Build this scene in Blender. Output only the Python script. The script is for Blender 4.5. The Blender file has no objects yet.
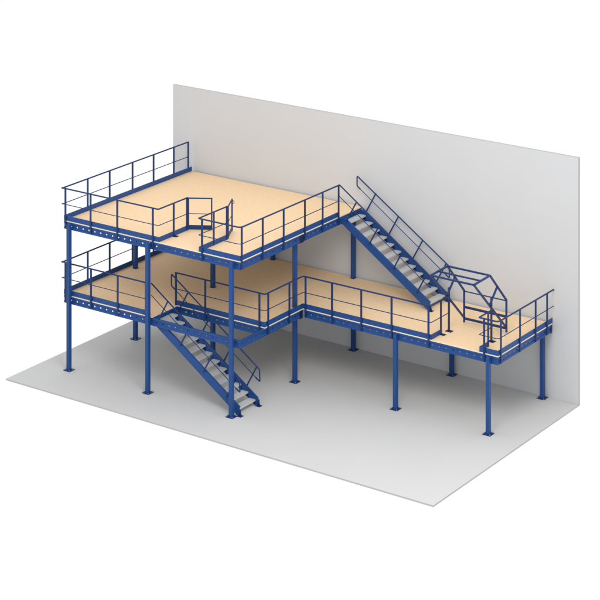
import bpy, math, random
from mathutils import Vector
random.seed(7)
C = bpy.context.scene.collection

# ------------------------------------------------------------------ materials
def mat(name, col, rough=.5, var=.06, scale=(3, 3, 3), metallic=0., bump=0., spec=.5, detail=6, col2=None):
    m = bpy.data.materials.new(name); m.use_nodes = True
    nt = m.node_tree; n = nt.nodes; l = nt.links
    b = n['Principled BSDF']
    tc = n.new('ShaderNodeTexCoord'); mp = n.new('ShaderNodeMapping'); mp.inputs['Scale'].default_value = scale
    nz = n.new('ShaderNodeTexNoise'); nz.inputs['Scale'].default_value = 1.; nz.inputs['Detail'].default_value = detail
    rp = n.new('ShaderNodeValToRGB')
    c2 = col2 or tuple(min(1, c*(1+var)) for c in col)
    rp.color_ramp.elements[0].position = .3; rp.color_ramp.elements[1].position = .7
    rp.color_ramp.elements[0].color = tuple(c*(1-var) for c in col)+(1,)
    rp.color_ramp.elements[1].color = tuple(c2)+(1,)
    l.new(tc.outputs['Object'], mp.inputs['Vector']); l.new(mp.outputs['Vector'], nz.inputs['Vector'])
    l.new(nz.outputs['Fac'], rp.inputs['Fac']); l.new(rp.outputs['Color'], b.inputs['Base Color'])
    b.inputs['Roughness'].default_value = rough; b.inputs['Metallic'].default_value = metallic
    b.inputs['Specular IOR Level'].default_value = spec
    if bump:
        bp = n.new('ShaderNodeBump'); bp.inputs['Strength'].default_value = bump; bp.inputs['Distance'].default_value = .004
        l.new(nz.outputs['Fac'], bp.inputs['Height']); l.new(bp.outputs['Normal'], b.inputs['Normal'])
    return m

BLUE = mat('blue_paint', (.012, .068, .255), .45, .05, (4, 4, 4), spec=.35)
BLUE_SHADED = mat('blue_paint_shaded', (.008, .038, .150), .45, .05, (4, 4, 4), spec=.3)  # the blue paint again, darkened to imitate weaker top light and dark outlines
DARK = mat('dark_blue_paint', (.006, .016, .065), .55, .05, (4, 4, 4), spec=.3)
BOLT = mat('zinc_bolt', (.30, .33, .38), .5, .04)
ZINC = mat('galvanised_tread', (.60, .61, .62), .55, .06, (6, 40, 6), spec=.3)
WOOD = mat('chipboard', (.92, .675, .425), .75, .04, (5, 9, 5), spec=.15, detail=10)
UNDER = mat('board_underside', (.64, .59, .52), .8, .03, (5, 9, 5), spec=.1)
EDGE = mat('board_edge', (.88, .76, .60), .7, .04, (9, 9, 9), spec=.2)
FLOOR = mat('screed_floor', (.63, .633, .638), .9, .012, (.5, .5, .5), spec=.05)
FEDGE = mat('slab_edge', (.50, .50, .50), .9, .02, (1, 1, 1), spec=.05)  # slab sides a darker grey than the top, imitating shaded faces
WALL = mat('plaster_wall', (.625, .634, .650), .95, .012, (.5, .5, .5), spec=.05)
WEDGE = mat('wall_edge', (.52, .52, .52), .95, .02, (1, 1, 1), spec=.05)  # wall edges a darker grey, their shading put into the colour

# ------------------------------------------------------------------ mesh builder
class MB:
    def __init__(s): s.v = []; s.f = []; s.mi = []
    def add(s, vs, fs, mi=0):
        o = len(s.v); s.v += [tuple(v) for v in vs]; s.f += [tuple(o+i for i in f) for f in fs]; s.mi += [mi]*len(fs)
        return s
    def box(s, a, b, mi=0):
        x0, y0, z0 = a; x1, y1, z1 = b
        vs = [(x0,y0,z0),(x1,y0,z0),(x1,y1,z0),(x0,y1,z0),(x0,y0,z1),(x1,y0,z1),(x1,y1,z1),(x0,y1,z1)]
        return s.add(vs, [(3,2,1,0),(4,5,6,7),(0,1,5,4),(1,2,6,5),(2,3,7,6),(3,0,4,7)], mi)
    def bar(s, p, q, w, h, side=None, mi=0):
        """rectangular bar from p to q, w along `side`, h across"""
        p = Vector(p); q = Vector(q); d = (q-p).normalized()
        a = Vector(side) if side else (Vector((0,0,1)).cross(d) if abs(d.z) < .99 else Vector((1,0,0)))
        a = (a - d*a.dot(d)).normalized(); b = d.cross(a)
        r = [(-.5,-.5),(.5,-.5),(.5,.5),(-.5,.5)]
        vs = [p+a*(u*w)+b*(v*h) for u, v in r]+[q+a*(u*w)+b*(v*h) for u, v in r]
        return s.add(vs, [(3,2,1,0),(4,5,6,7),(0,1,5,4),(1,2,6,5),(2,3,7,6),(3,0,4,7)], mi)
    def extrude(s, prof, vec, mi=0):
        """closed polygon of 3-D points swept along vec"""
        n = len(prof); vec = Vector(vec)
        vs = [Vector(p) for p in prof]+[Vector(p)+vec for p in prof]
        fs = [tuple(range(n))[::-1], tuple(range(n, 2*n))]+[(i, (i+1) % n, n+(i+1) % n, n+i) for i in range(n)]
        return s.add(vs, fs, mi)
    def disc(s, c, n, r, mi=1, k=10, t=.003):
        n = Vector(n).normalized(); a = n.orthogonal().normalized(); b = n.cross(a); c = Vector(c)
        vs = [c+(a*math.cos(2*math.pi*i/k)+b*math.sin(2*math.pi*i/k))*r for i in range(k)]
        return s.extrude([v+n*t for v in vs], -n*t, mi)
    def tube(s, pts, r, k=8, closed=False, mi=0):
        pts = [Vector(p) for p in pts]; n = len(pts); rings = []
        prev = None
        for i, p in enumerate(pts):
            if closed: t = (pts[(i+1) % n]-pts[i-1]).normalized()
            else:
                t = Vector((0,0,0))
                if i > 0: t += (p-pts[i-1]).normalized()
                if i < n-1: t += (pts[i+1]-p).normalized()
                t.normalize()
            if prev is None: a = t.orthogonal().normalized()
            else: a = (prev-t*prev.dot(t)).normalized()
            prev = a; b = t.cross(a)
            rings.append([p+(a*math.cos(2*math.pi*j/k)+b*math.sin(2*math.pi*j/k))*r for j in range(k)])
        fs = []
        m = n if closed else n-1
        for i in range(m):
            i2 = (i+1) % n
            for j in range(k):
                j2 = (j+1) % k
                fs.append((i*k+j, i*k+j2, i2*k+j2, i2*k+j))
        if not closed:
            fs += [tuple(range(k))[::-1], tuple((n-1)*k+j for j in range(k))]
        return s.add([v for rg in rings for v in rg], fs, mi)
    def mesh(s, name, mats, org=(0,0,0), smooth=False):
        me = bpy.data.meshes.new(name)
        o = Vector(org)
        me.from_pydata([Vector(v)-o for v in s.v], [], s.f)
        for m in mats: me.materials.append(m)
        me.polygons.foreach_set('material_index', s.mi)
        if smooth: me.polygons.foreach_set('use_smooth', [True]*len(me.polygons))
        import bmesh
        bm = bmesh.new(); bm.from_mesh(me); bmesh.ops.recalc_face_normals(bm, faces=bm.faces); bm.to_mesh(me); bm.free()
        me.update(); return me

WORLD = {}
def link(name, me, base, parent=None):
    o = bpy.data.objects.new(name, me); C.objects.link(o)
    base = Vector(base); WORLD[o.name] = base
    if parent is not None:
        o.parent = parent; o.location = base-WORLD[parent.name]
    else: o.location = base
    return o
def part(name, mb, base, parent, mats, smooth=False):
    mats = mats if isinstance(mats, (list, tuple)) else [mats]
    return link(name, mb.mesh(name, mats, base, smooth), base, parent)
def tag(o, label, cat, group=None):
    o['label'] = label; o['category'] = cat; o['kind'] = 'thing'
    if group: o['group'] = group
    return o
def thing(name, label, cat, base, group=None):
    return tag(link(name, None, base), label, cat, group)
def round_corners(pts, r, seg=5):
    R = r if isinstance(r, (list, tuple)) else [r]*len(pts)
    pts = [Vector(p) for p in pts]; out = [pts[0]]
    for i in range(1, len(pts)-1):
        a, b, c = pts[i-1], pts[i], pts[i+1]
        u = (a-b); v = (c-b); rr = min(R[i-1], u.length*.45, v.length*.45)
        p = b+u.normalized()*rr; q = b+v.normalized()*rr
        for k in range(seg+1):
            t = k/seg; out.append(p*(1-t)**2+b*2*t*(1-t)+q*t*t)
    out.append(pts[-1]); return out

# ------------------------------------------------------------------ measures (metres)
X = [0., 3.47, 6.952, 10.982, 14.479]
Y = [0., 3.586, 7.215-.06]
Z1, Z2 = 2.525, 5.07                 # tops of the two floors
XL, XR, XE = -.32, 7.24, 14.80       # left edge, right edge of the upper floor, right end of the lower floor
YF, YS, YB = .10, 3.65, 7.25         # front edge, front edge of the narrow strip, back edge
WALLY = 7.325
BT, BH = .036, .25                   # board thickness, beam height
XN, YN = 3.57, 1.46                  # stair opening in the lower floor

# ------------------------------------------------------------------ setting
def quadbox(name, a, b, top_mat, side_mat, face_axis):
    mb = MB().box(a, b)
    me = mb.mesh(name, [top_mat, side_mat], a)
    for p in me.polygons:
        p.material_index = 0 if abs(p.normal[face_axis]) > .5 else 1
    return link(name, me, a)
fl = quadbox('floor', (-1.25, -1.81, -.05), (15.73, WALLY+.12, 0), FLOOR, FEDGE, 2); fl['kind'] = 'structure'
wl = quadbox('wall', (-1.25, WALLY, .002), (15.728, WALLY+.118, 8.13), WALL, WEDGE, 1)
tag(wl, 'tall plain light grey wall standing behind the blue platform', 'wall')

# ------------------------------------------------------------------ columns
W = .135
def column_mesh(h):
    key = 'column_%d' % round(h*1000)
    if key in bpy.data.meshes: return bpy.data.meshes[key]
    w = W/2; c = .014
    ring = []
    for sx, sy in ((-1,-1),(1,-1),(1,1),(-1,1)):
        pts = [(sx*w, sy*(w-c)), (sx*(w-c*.3), sy*(w-c*.3)), (sx*(w-c), sy*w)]
        if sx*sy < 0: pts = pts[::-1]
        ring += pts
    return MB().extrude([(x, y, 0) for x, y in ring], (0, 0, h)).mesh(key, [BLUE])
plate_me = MB().box((-.145, -.145, 0), (.145, .145, .018)).mesh('base_plate', [BLUE_SHADED])
b_ = MB()
b_.tube([(0,0,.018),(0,0,.05)], .011, 6); b_.tube([(0,0,.0185),(0,0,.034)], .018, 6)
bolt_me = b_.mesh('anchor_bolt', [BOLT])
collar_me = MB().box((-.085, -.085, .001), (.085, .085, .014)).mesh('collar', [DARK])
def column(i, j, top, label, collar=False):
    h = top-.02
    o = link('support_column', column_mesh(h), (X[i], Y[j], .018))
    tag(o, label, 'column', 'blue steel support columns')
    p = link('base_plate', plate_me, (X[i], Y[j], 0.001), o)
    for sx in (-1, 1):
        for sy in (-1, 1):
            link('anchor_bolt', bolt_me, (X[i]+sx*.115, Y[j]+sy*.115, 0.001), p)
    if collar: link('collar', collar_me, (X[i], Y[j], Z1), o)
T2, T1 = Z2-BT-.03, Z1-BT-.03
U2 = Z2-BT-BH+.05; U1 = Z1-BT-BH+.05
column(0, 0, T2, 'tall blue column at the left front corner under both floors')
column(1, 0, T2, 'tall blue column at the front beside the top of the lower stairs')
column(2, 0, T2, 'tall blue column at the front right, beside the foot of the lower stairs')
column(0, 1, U2, 'tall blue column at the left edge, behind the left front corner column', True)
column(1, 1, U2, 'tall blue column inside the lower floor, seen above and behind the lower staircase', True)
column(2, 1, U2, 'tall blue column at the inner corner where the narrow lower walkway begins')
column(1, 2, U2, 'blue column by the wall, only a short piece seen under the upper floor', True)
column(2, 2, U2, 'tall blue column by the wall beneath the top of the upper staircase', True)
column(3, 1, T1, 'short blue column under the front edge of the walkway, halfway along it')
column(3, 2, U1, 'short blue column by the wall under the middle of the walkway')
column(4, 1, T1, 'short blue column at the front near the right end of the walkway')
column(4, 2, U1, 'short blue column by the wall at the right end of the walkway')

# ------------------------------------------------------------------ platforms
def beam(parent, p, q, nrm, zt, holes=True, skip=()):
    """thin-walled sigma-shaped edge beam from p to q (xy), outer face towards nrm, top at zt, web punched with round holes"""
    p = Vector((p[0], p[1], zt)); q = Vector((q[0], q[1], zt)); n = Vector((nrm[0], nrm[1], 0))
    L = (q-p).length; u = (q-p).normalized()
    mb = MB()
    def P(s, d, z): return p+u*s+n*d+Vector((0,0,z))
    def sheet(a, b): mb.add([P(0,*a), P(L,*a), P(L,*b), P(0,*b)], [(0,1,2,3)])
    zi, zj, dw = -.080, -.172, -.026
    for a, b in (((-.065,-.02),(-.065,0)), ((-.065,0),(0,0)), ((0,0),(0,-.060)), ((0,-.060),(dw,zi)), ((dw,zj),(0,-.192)), ((0,-.192),(0,-BH)), ((0,-BH),(-.065,-BH)), ((-.065,-BH),(-.065,-BH+.02))):
        sheet(a, b)
    pitch = .262; K = 12
    k = int((L-.2)/pitch) if holes else 0
    s0 = (L-(k-1)*pitch)/2
    s = 0
    for i in range(k):
        c = s0+i*pitch; a, b = c-.05, c+.05
        if a > s: mb.add([P(s,dw,zi), P(a,dw,zi), P(a,dw,zj), P(s,dw,zj)], [(0,1,2,3)])
        zc_ = (zi+zj)/2; hz = (zi-zj)/2
        inner = []; outer = []
        for t in range(K):
            an = 2*math.pi*t/K; ca, sa = math.cos(an), math.sin(an)
            inner.append(P(c+.026*ca, dw, zc_+.026*sa))
            m = 1/max(abs(ca)/.05, abs(sa)/hz); outer.append(P(c+m*ca, dw, zc_+m*sa))
        # square off the corners
        mb.add(inner+outer, [(t, (t+1) % K, K+(t+1) % K, K+t) for t in range(K)])
        for t in range(K):
            a1, a2 = 2*math.pi*t/K, 2*math.pi*((t+1) % K)/K
            g1 = abs(math.cos(a1))/.05 > abs(math.sin(a1))/hz; g2 = abs(math.cos(a2))/.05 > abs(math.sin(a2))/hz
            if g1 != g2:
                cx = .05 if math.cos(a1+math.pi/K) > 0 else -.05; cz = hz if math.sin(a1+math.pi/K) > 0 else -hz
                mb.add([outer[t], outer[(t+1) % K], P(c+cx, dw, zc_+cz)], [(0,1,2)])
        s = b
    mb.add([P(s,dw,zi), P(L,dw,zi), P(L,dw,zj), P(s,dw,zj)], [(0,1,2,3)])
    return part('edge_beam', mb, p, parent, BLUE)
def shaded_end(parent, a, b):
    mb = MB().box(a, b); return part('beam_end_shade', mb, a, parent, DARK)  # dark box standing for the shaded hollow of the open beam end
def board(parent, poly, z):
    n = len(poly)
    mb = MB()
    mb.add([(x, y, z) for x, y in poly], [tuple(range(n))], 0)
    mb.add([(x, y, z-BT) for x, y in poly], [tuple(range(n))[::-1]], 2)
    vs = [(x, y, z) for x, y in poly]+[(x, y, z-BT) for x, y in poly]
    mb.add(vs, [(i, n+i, n+(i+1) % n, (i+1) % n) for i in range(n)], 1)
    return part('floor_board', mb, (poly[0][0], poly[0][1], z), parent, [WOOD, EDGE, UNDER])

up = thing('mezzanine_platform', 'raised upper floor of pale chipboard framed by perforated blue beams', 'platform', (XL, YF, Z2-.3), 'chipboard floors of the platform')
board(up, [(XL, YF), (XR, YF), (XR, YB), (XL, YB)], Z2)
zb = Z2-BT-.003
beam(up, (XL+.005, YF), (X[1], YF), (0,-1), zb)
beam(up, (X[1]+.012, YF), (XR-.075, YF), (0,-1), zb)
beam(up, (XR, YF+.007), (XR, Y[1]-.11), (1,0), zb)
beam(up, (XR, Y[1]+.14), (XR, YB), (1,0), zb)
beam(up, (XL, YB), (XL, YF+.08), (-1,0), zb, False)
def corner_plate(parent, x, y, zt):
    mb = MB().box((x-.070, y+.002, zt-BH+.001), (x-.001, y+.006, zt-.001))
    return part('corner_plate', mb, (x, y, zt), parent, BLUE)
corner_plate(up, XR, YF, zb)
shaded_end(up, (XR-.6, Y[1]-.10, zb-BH-.03), (XR-.012, Y[1]+.13, zb-.004))
for yy in (Y[1]+.02, YB-.05):
    part('main_beam', MB().box((XL+.08, yy-.05, zb-BH), (XR-.62, yy+.05, zb-.002)), (XL+.08, yy, zb), up, BLUE)

lo = thing('mezzanine_platform', 'L-shaped lower floor of chipboard with a stair opening, narrow walkway along the wall', 'platform', (XL, YF, Z1-.3), 'chipboard floors of the platform')
board(lo, [(XL, YF), (XN, YF), (XN, YN), (XR, YN), (XR, YS), (XE, YS), (XE, YB), (XL, YB)], Z1)
zc = Z1-BT-.003
beam(lo, (XL+.005, YF), (X[1], YF), (0,-1), zc)
beam(lo, (X[1]+.012, YF), (XR-.075, YF), (0,-1), zc)
beam(lo, (XN+.002, YF+.08), (XN+.002, YN+.07), (1,0), zc, False)
beam(lo, (XN+.012, YN), (XR-.075, YN), (0,-1), zc)
beam(lo, (XR, YF+.007), (XR, Y[1]-.11), (1,0), zc)
corner_plate(lo, XR, YF, zc); corner_plate(lo, XE, YS, zc)
shaded_end(lo, (XR-.6, Y[1]-.10, zc-BH-.03), (XR-.004, Y[1]+.062, zc-.004))
beam(lo, (XR+.06, YS), (X[3], YS), (0,-1), zc)
beam(lo, (X[3]+.012, YS), (XE-.075, YS), (0,-1), zc)
beam(lo, (XE, YS+.007), (XE, YB-.13), (1,0), zc)
shaded_end(lo, (XE-.3, YB-.12, zc-BH-.03), (XE-.01, YB, zc-.004))
beam(lo, (XL, YB), (XL, YF+.08), (-1,0), zc, False)
part('main_beam', MB().box((XL+.08, Y[1]-.03, zc-BH), (XR-.62, Y[1]+.07, zc-.002)), (XL+.08, Y[1], zc), lo, BLUE)
part('main_beam', MB().box((XL+.08, YB-.1, zc-BH), (XE-.32, YB-.01, zc-.002)), (XL+.08, YB, zc), lo, BLUE)

# ------------------------------------------------------------------ guard rails
RH, MH, KH = 1.105, .56, .165
PW = .05
foot_me = MB().box((-.11, -.075, .001), (.11, .075, .014)).mesh('foot_plate', [DARK])
def post_mesh(low, high, nx):
    key = 'post_%d_%d_%d' % (round(low*1000), round(high*1000), nx)
    if key in bpy.data.meshes: return bpy.data.meshes[key]
    w, d = (.026, .036) if nx else (.036, .026)
    if nx: w, d = .018, .031
    else: w, d = .031, .018
    return MB().box((-w, -d, low), (w, d, high)).mesh(key, [BLUE_SHADED])
def guardrail(label, line, z, posts, kicks, r=.10, mid=None):
    """line: xy polyline of the rails; posts: (x, y, mode) mode 'b' bolted to the beam, 'f' standing on a foot plate;
    kicks: list of (p, q) plates"""
    t = thing('guardrail', label, 'guardrail', (line[0][0], line[0][1], z), 'blue guardrails round the floors')
    part('top_rail', MB().tube(round_corners([(x, y, z+RH) for x, y in line], r), .026), (line[0][0], line[0][1], z+RH), t, BLUE_SHADED, True)
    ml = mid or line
    part('mid_rail', MB().tube(round_corners([(x, y, z+MH) for x, y in ml], r), .014, 6), (ml[0][0], ml[0][1], z+MH), t, BLUE_SHADED, True)
    for x, y, m, nx in posts:
        if m == 'f':
            p = link('post', post_mesh(.014, RH-.01, nx), (x, y, z), t)
            link('foot_plate', foot_me, (x+.05, y, z), p)
        elif m == 'k': link('post', post_mesh(.002, RH-.01, nx), (x, y, z), t)
        else: link('post', post_mesh(-.27, RH-.01, nx), (x, y, z), t)
    for p, q in kicks:
        part('kick_plate', MB().bar((p[0], p[1], z+.003+KH/2), (q[0], q[1], z+.003+KH/2), .014, KH), (p[0], p[1], z), t, BLUE)
    return t
o = .028            # rails run just outside the floor's edge
k = -.012           # kick plates stand on the edge of the boards
py = YF-.020; px = XR+.020; pl = XL-.020
for z, lab in ((Z2, 'upper'), (Z1, 'lower')):
    guardrail('long guardrail along the left edge of the %s floor, running back to the wall' % lab,
              [(XL-o, YB-.155), (XL-o, YF-.06)], z,
              [(pl, y, 'b', 1) for y in (7.08, 6.22, 5.04, 3.84, 2.57, 1.38)],
              [((XL+.012, YB), (XL+.012, YF+.02))])
guardrail('guardrail at the left front of the upper floor, turning inward at the gate opening',
          [(XL-.07, YF-o), (3.86, YF-o), (3.86, 1.66)], Z2,
          [(x, py, 'b', 0) for x in (-.23, .90, 2.08, 3.62)]+[(3.86, .90, 'f', 1), (3.86, 1.62, 'k', 1)],
          [((XL, YF+.012), (3.86, YF+.012)), ((3.86, YF+.02), (3.86, 1.66))], .05)
guardrail('guardrail from the gate opening round the right front corner to the upper staircase',
          [(5.55, 1.66), (5.55, YF-o), (XR+o, YF-o), (XR+o, 5.80)], Z2,
          [(5.55, 1.62, 'k', 1), (5.55, .90, 'k', 1), (5.69, py, 'b', 0)]+[(px, y, 'b', 1) for y in (.15, 1.31, 2.50, 3.74, 4.80, 5.78)],
          [((5.55, 1.66), (5.55, YF+.02)), ((5.54, YF+.012), (XR, YF+.012)), ((XR-.012, YF+.02), (XR-.012, 5.83))], [.03, .16])
guardrail('guardrail along the left front edge of the lower floor, ending at the stair top',
          [(XL-.07, YF-o), (3.36, YF-o)], Z1,
          [(x, py, 'b', 0) for x in (-.23, .92, 2.10, 3.32)], [((XL, YF+.012), (3.40, YF+.012))])
guardrail('stepped guardrail from the stair opening along the walkway front to the pallet gate',
          [(3.50, YN-o), (XR+o, YN-o), (XR+o, YS-o), (12.31, YS-o), (12.31, 4.70)], Z1,
          [(3.53, YN-.020, 'b', 0), (4.78, YN-.020, 'b', 0), (5.92, YN-.020, 'b', 0), (7.03, YN-.020, 'b', 0),
           (px, 1.62, 'b', 1), (px, 2.83, 'b', 1)]+[(x, YS-.020, 'b', 0) for x in (7.36, 8.44, 9.61, 10.80, 12.22)]+[(12.31, 4.26, 'f', 1)],
          [((3.56, YN+.012), (XR, YN+.012)), ((XR-.012, YN+.02), (XR-.012, YS+.012)), ((XR, YS+.012), (12.31, YS+.012)),
           ((12.31, YS+.02), (12.31, 4.30))], .10)
guardrail('short guardrail round the right end of the walkway beyond the pallet gate',
          [(14.12, 4.52), (14.12, YS-o), (XE+o, YS-o), (XE+o, YB+.04)], Z1,
          [(14.12, 4.20, 'k', 1), (14.30, YS-.020, 'b', 0)]+[(XE+.020, y, 'b', 1) for y in (3.80, 5.04, 6.08, 6.86)],
          [((14.12, 4.23), (14.12, YS+.02)), ((14.11, YS+.012), (XE, YS+.012)), ((XE-.012, YS+.02), (XE-.012, YB+.03))], [.03, .12])

# ------------------------------------------------------------------ swing gate leaves
def leaf(hinge, end, label, latch=False):
    hx, hy = hinge; ex, ey = end; z = Z2
    t = thing('gate_leaf', label, 'gate', (hx, hy, z), 'swing gate leaves on the upper floor')
    d = (Vector((ex, ey, 0))-Vector((hx, hy, 0))).normalized()
    side = tuple(Vector((0,0,1)).cross(d))
    def P(s, h): v = Vector((hx, hy, z+h))+d*s; return v
    L = (Vector((ex, ey, 0))-Vector((hx, hy, 0))).length
    part('top_rail', MB().bar(P(0, RH-.02), P(L, RH-.02), .036, .036, side), P(0, RH), t, BLUE_SHADED)
    part('mid_rail', MB().tube([P(0, MH), P(L, MH)], .011, 6), P(0, MH), t, BLUE_SHADED, True)
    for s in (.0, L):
        part('end_post', MB().bar(P(s, .02), P(s, RH), .045, .045, side), P(s, 0), t, BLUE_SHADED)
    part('kick_plate', MB().bar(P(.0, .10), P(L, .10), .014, .15, side), P(0, .1), t, BLUE_SHADED)
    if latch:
        part('latch', MB().tube([P(L, RH-.16)+Vector((.03,0,0)), P(L, RH-.13)+Vector((.10,0,.0)), P(L, RH-.08)+Vector((.08,.0,0)), P(L, RH-.02)], .010, 6), P(L, RH), t, BLUE_SHADED, True)
leaf((3.875, 1.685), (4.55, 2.10), 'swing gate leaf at the left of the upper opening, half open inward')
leaf((5.545, 1.70), (5.17, 2.42), 'swing gate leaf with a latch, right of the upper opening, seen nearly edge on', True)

# ------------------------------------------------------------------ staircases
def stairs(x0, ztop, zbot, ya, yb, label, ext=.10):
    N = 13
    rise = (ztop-zbot)/N; run = .294; sl = rise/run
    t = thing('staircase', label, 'staircase', (x0+3.6, (ya+yb)/2, zbot), 'blue staircases with pale treads')
    xe = x0+3.64
    nz = lambda x: ztop-(x-x0)*sl          # line through the noses of the treads
    up_, dn = .165, .21
    for y, sgn in ((ya, 1), (yb, -1)):
        poly = [(x0+.012, ztop-.06), (x0+up_/sl*.7, ztop-.02), (xe, nz(xe)+up_), (xe, zbot+.004), (xe-.08, zbot+.004), (x0+.012, nz(x0)-dn)]
        w = .008
        mb = MB().extrude([(x, y-w/2, zz) for x, zz in poly], (0, w, 0))
        # flanges of the channel, facing outward
        a = Vector((x0+up_/sl*.7, y+sgn*.030, ztop-.02)); b = Vector((xe, y+sgn*.030, nz(xe)+up_))
        mb.bar(a, b, .055, .008, (0,1,0))
        a = Vector((x0+.012, y+sgn*.030, nz(x0)-dn)); b = Vector((xe-.08, y+sgn*.030, zbot+.008))
        mb.bar(a, b, .055, .008, (0,1,0))
        part('stringer', mb, (x0, y, ztop), t, BLUE)
        part('foot_bracket', MB().box((xe+.002, y-.045, zbot+.015), (xe+.014, y+.045, zbot+.21)).extrude([(xe+.0145, y-.006, zbot+.0145), (xe+.085, y-.006, zbot+.0145), (xe+.0145, y-.006, zbot+.19)], (0, .012, 0)).box((xe-.05, y-.08, zbot+.002), (xe+.10, y+.08, zbot+.014)), (xe, y, zbot), t, BLUE_SHADED)
    tm = MB()
    w0, w1 = ya+.012, yb-.012
    tm.box((.020, w0, -.028), (.288, w1, 0)); tm.box((.270, w0, -.050), (.289, w1, -.0285))
    for k_ in range(6):                          # raised anti-slip ribs
        tm.box((.040+k_*.040, w0+.03, .0005), (.052+k_*.040, w1-.03, .006))
    for s, ds in ((w0, .045), (w1, -.045)):
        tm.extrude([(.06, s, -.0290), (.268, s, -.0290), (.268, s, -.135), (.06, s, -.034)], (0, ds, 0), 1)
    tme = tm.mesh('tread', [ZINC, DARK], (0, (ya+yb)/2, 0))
    for i in range(1, N):
        link('tread', tme, (x0+(i-1)*run+.01, (ya+yb)/2, ztop-i*rise), t)
    for y, off in ((ya, -.035), (yb, .035)):
        yy = y+off
        top = lambda x: ztop+1.085-(x-x0)*sl
        xa, xb = x0-ext, x0+3.66
        if y == ya: xa = x0-.02
        drop = .40
        zt_, ze_ = min(top(xa), ztop+1.10), top(xb)
        rail = [(xa, yy, zt_), (xb, yy, ze_), (xb+.015, yy, ze_-drop), (xb-.16, yy, top(xb-.16)-drop)]
        ms = xa
        if y == yb:
            rail = [(xa+.14, yy, top(xa+.14)-drop), (xa, yy, top(xa)-drop)]+rail; ms = xa+.14
        h = part('handrail', MB().tube(round_corners(rail, .05, 4), .023), (xa, yy, zt_), t, BLUE_SHADED, True)
        part('knee_rail', MB().tube([(ms, yy, top(ms)-drop), (xb-.16, yy, top(xb-.16)-drop)], .013, 6), (xa, yy, zt_-drop), h, BLUE_SHADED, True)
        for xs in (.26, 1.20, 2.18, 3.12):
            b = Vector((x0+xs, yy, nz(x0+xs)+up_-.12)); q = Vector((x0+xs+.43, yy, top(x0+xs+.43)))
            part('handrail_post', MB().bar(b, q, .024, .045, (0,1,0)), b, h, BLUE_SHADED)
    return t
stairs(XR+.02, Z2, Z1, 5.89, 7.05, 'upper blue staircase along the wall from the upper floor down to the walkway')
stairs(XN-.06, Z1, 0, .19, 1.22, 'lower blue staircase from the opening in the lower floor down to the ground', .03)

# ------------------------------------------------------------------ rolling pallet gate
XA, XB = 12.43, 14.03
pg = thing('pallet_gate', 'tall blue pivoting pallet gate of angled frames on the walkway below the stairs', 'gate', (13.2, 4.65, Z1))
P1, P2, P3, P4, P5 = (3.44, 4.70), (4.47, 4.72), (5.54, 3.62), (5.54, 2.57), (5.54, 2.72)
for x in (XA, XB):
    mb = MB()
    s = (1, 0, 0)
    for a, b in ((P1, P2), (P2, P3), (P3, P4), (P1, P5), ((4.42, 3.74), (4.93, 4.22))):
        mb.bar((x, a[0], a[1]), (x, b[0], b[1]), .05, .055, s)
    part('side_frame', mb, (x, P3[0], P4[1]), pg, BLUE_SHADED)
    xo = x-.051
    p = part('post', MB().box((xo-.024, 4.62, Z1+.014), (xo+.024, 4.68, 3.96)), (xo, 4.65, Z1), pg, BLUE_SHADED)
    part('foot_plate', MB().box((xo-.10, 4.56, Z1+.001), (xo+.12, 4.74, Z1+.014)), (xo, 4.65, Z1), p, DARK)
    part('pivot_pin', MB().tube([(xo-.04, 4.65, 3.52), (x+.05, 4.65, 3.52)], .03, 10), (xo, 4.65, 3.52), pg, BLUE_SHADED, True)
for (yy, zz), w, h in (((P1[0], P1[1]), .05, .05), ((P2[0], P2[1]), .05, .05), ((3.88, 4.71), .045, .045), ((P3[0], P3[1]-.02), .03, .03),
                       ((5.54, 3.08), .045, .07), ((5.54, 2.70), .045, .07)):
    part('crossbar', MB().bar((XA+.026, yy, zz), (XB-.026, yy, zz), w, h), (XA, yy, zz), pg, BLUE_SHADED)

# ------------------------------------------------------------------ light
w = bpy.data.worlds.new('World'); bpy.context.scene.world = w; w.use_nodes = True
nt = w.node_tree; bg = nt.nodes['Background']; bg.inputs['Strength'].default_value = 1.0
# white photo studio: bright sweep all round, unseen low front directions dimmed to darken the wall's foot
tc = nt.nodes.new('ShaderNodeTexCoord'); dt = nt.nodes.new('ShaderNodeVectorMath'); dt.operation = 'DOT_PRODUCT'
dt.inputs[1].default_value = (.40, -.60, -.70)
rp = nt.nodes.new('ShaderNodeValToRGB')
e = rp.color_ramp.elements
e[0].position = .12; e[0].color = (1, 1, 1, 1); e[1].position = .55; e[1].color = (.85, .85, .85, 1)
nt.links.new(tc.outputs['Generated'], dt.inputs[0]); nt.links.new(dt.outputs['Value'], rp.inputs['Fac']); nt.links.new(rp.outputs['Color'], bg.inputs['Color'])
def lamp(name, loc, target, size, power, col=(1, .98, .95)):
    L = bpy.data.lights.new(name, 'AREA'); L.shape = 'DISK'; L.size = size; L.energy = power; L.color = col
    o_ = bpy.data.objects.new(name, L); C.objects.link(o_); o_.location = loc
    o_.rotation_euler = (Vector(target)-Vector(loc)).to_track_quat('-Z', 'Y').to_euler()
lamp('studio_softbox', (18, -10, 18), (10, 4, 3), 9, 1650)

# ------------------------------------------------------------------ camera (level camera with a shifted lens: verticals stay vertical)
cam = bpy.data.cameras.new('camera'); co = bpy.data.objects.new('camera', cam); C.objects.link(co)
co.location = (49.148, -56.426, 28.266); co.rotation_euler = (math.radians(90), 0, .610465)
cam.sensor_width = 36; cam.lens = 2168.944/600*36; cam.shift_x = 0; cam.shift_y = -753.778/600
cam.clip_start = 1; cam.clip_end = 500
sc = bpy.context.scene; sc.camera = co
sc.view_settings.view_transform = 'Standard'; sc.view_settings.look = 'None'; sc.view_settings.exposure = 0

sc.cycles.diffuse_bounces = 2; sc.cycles.max_bounces = 4
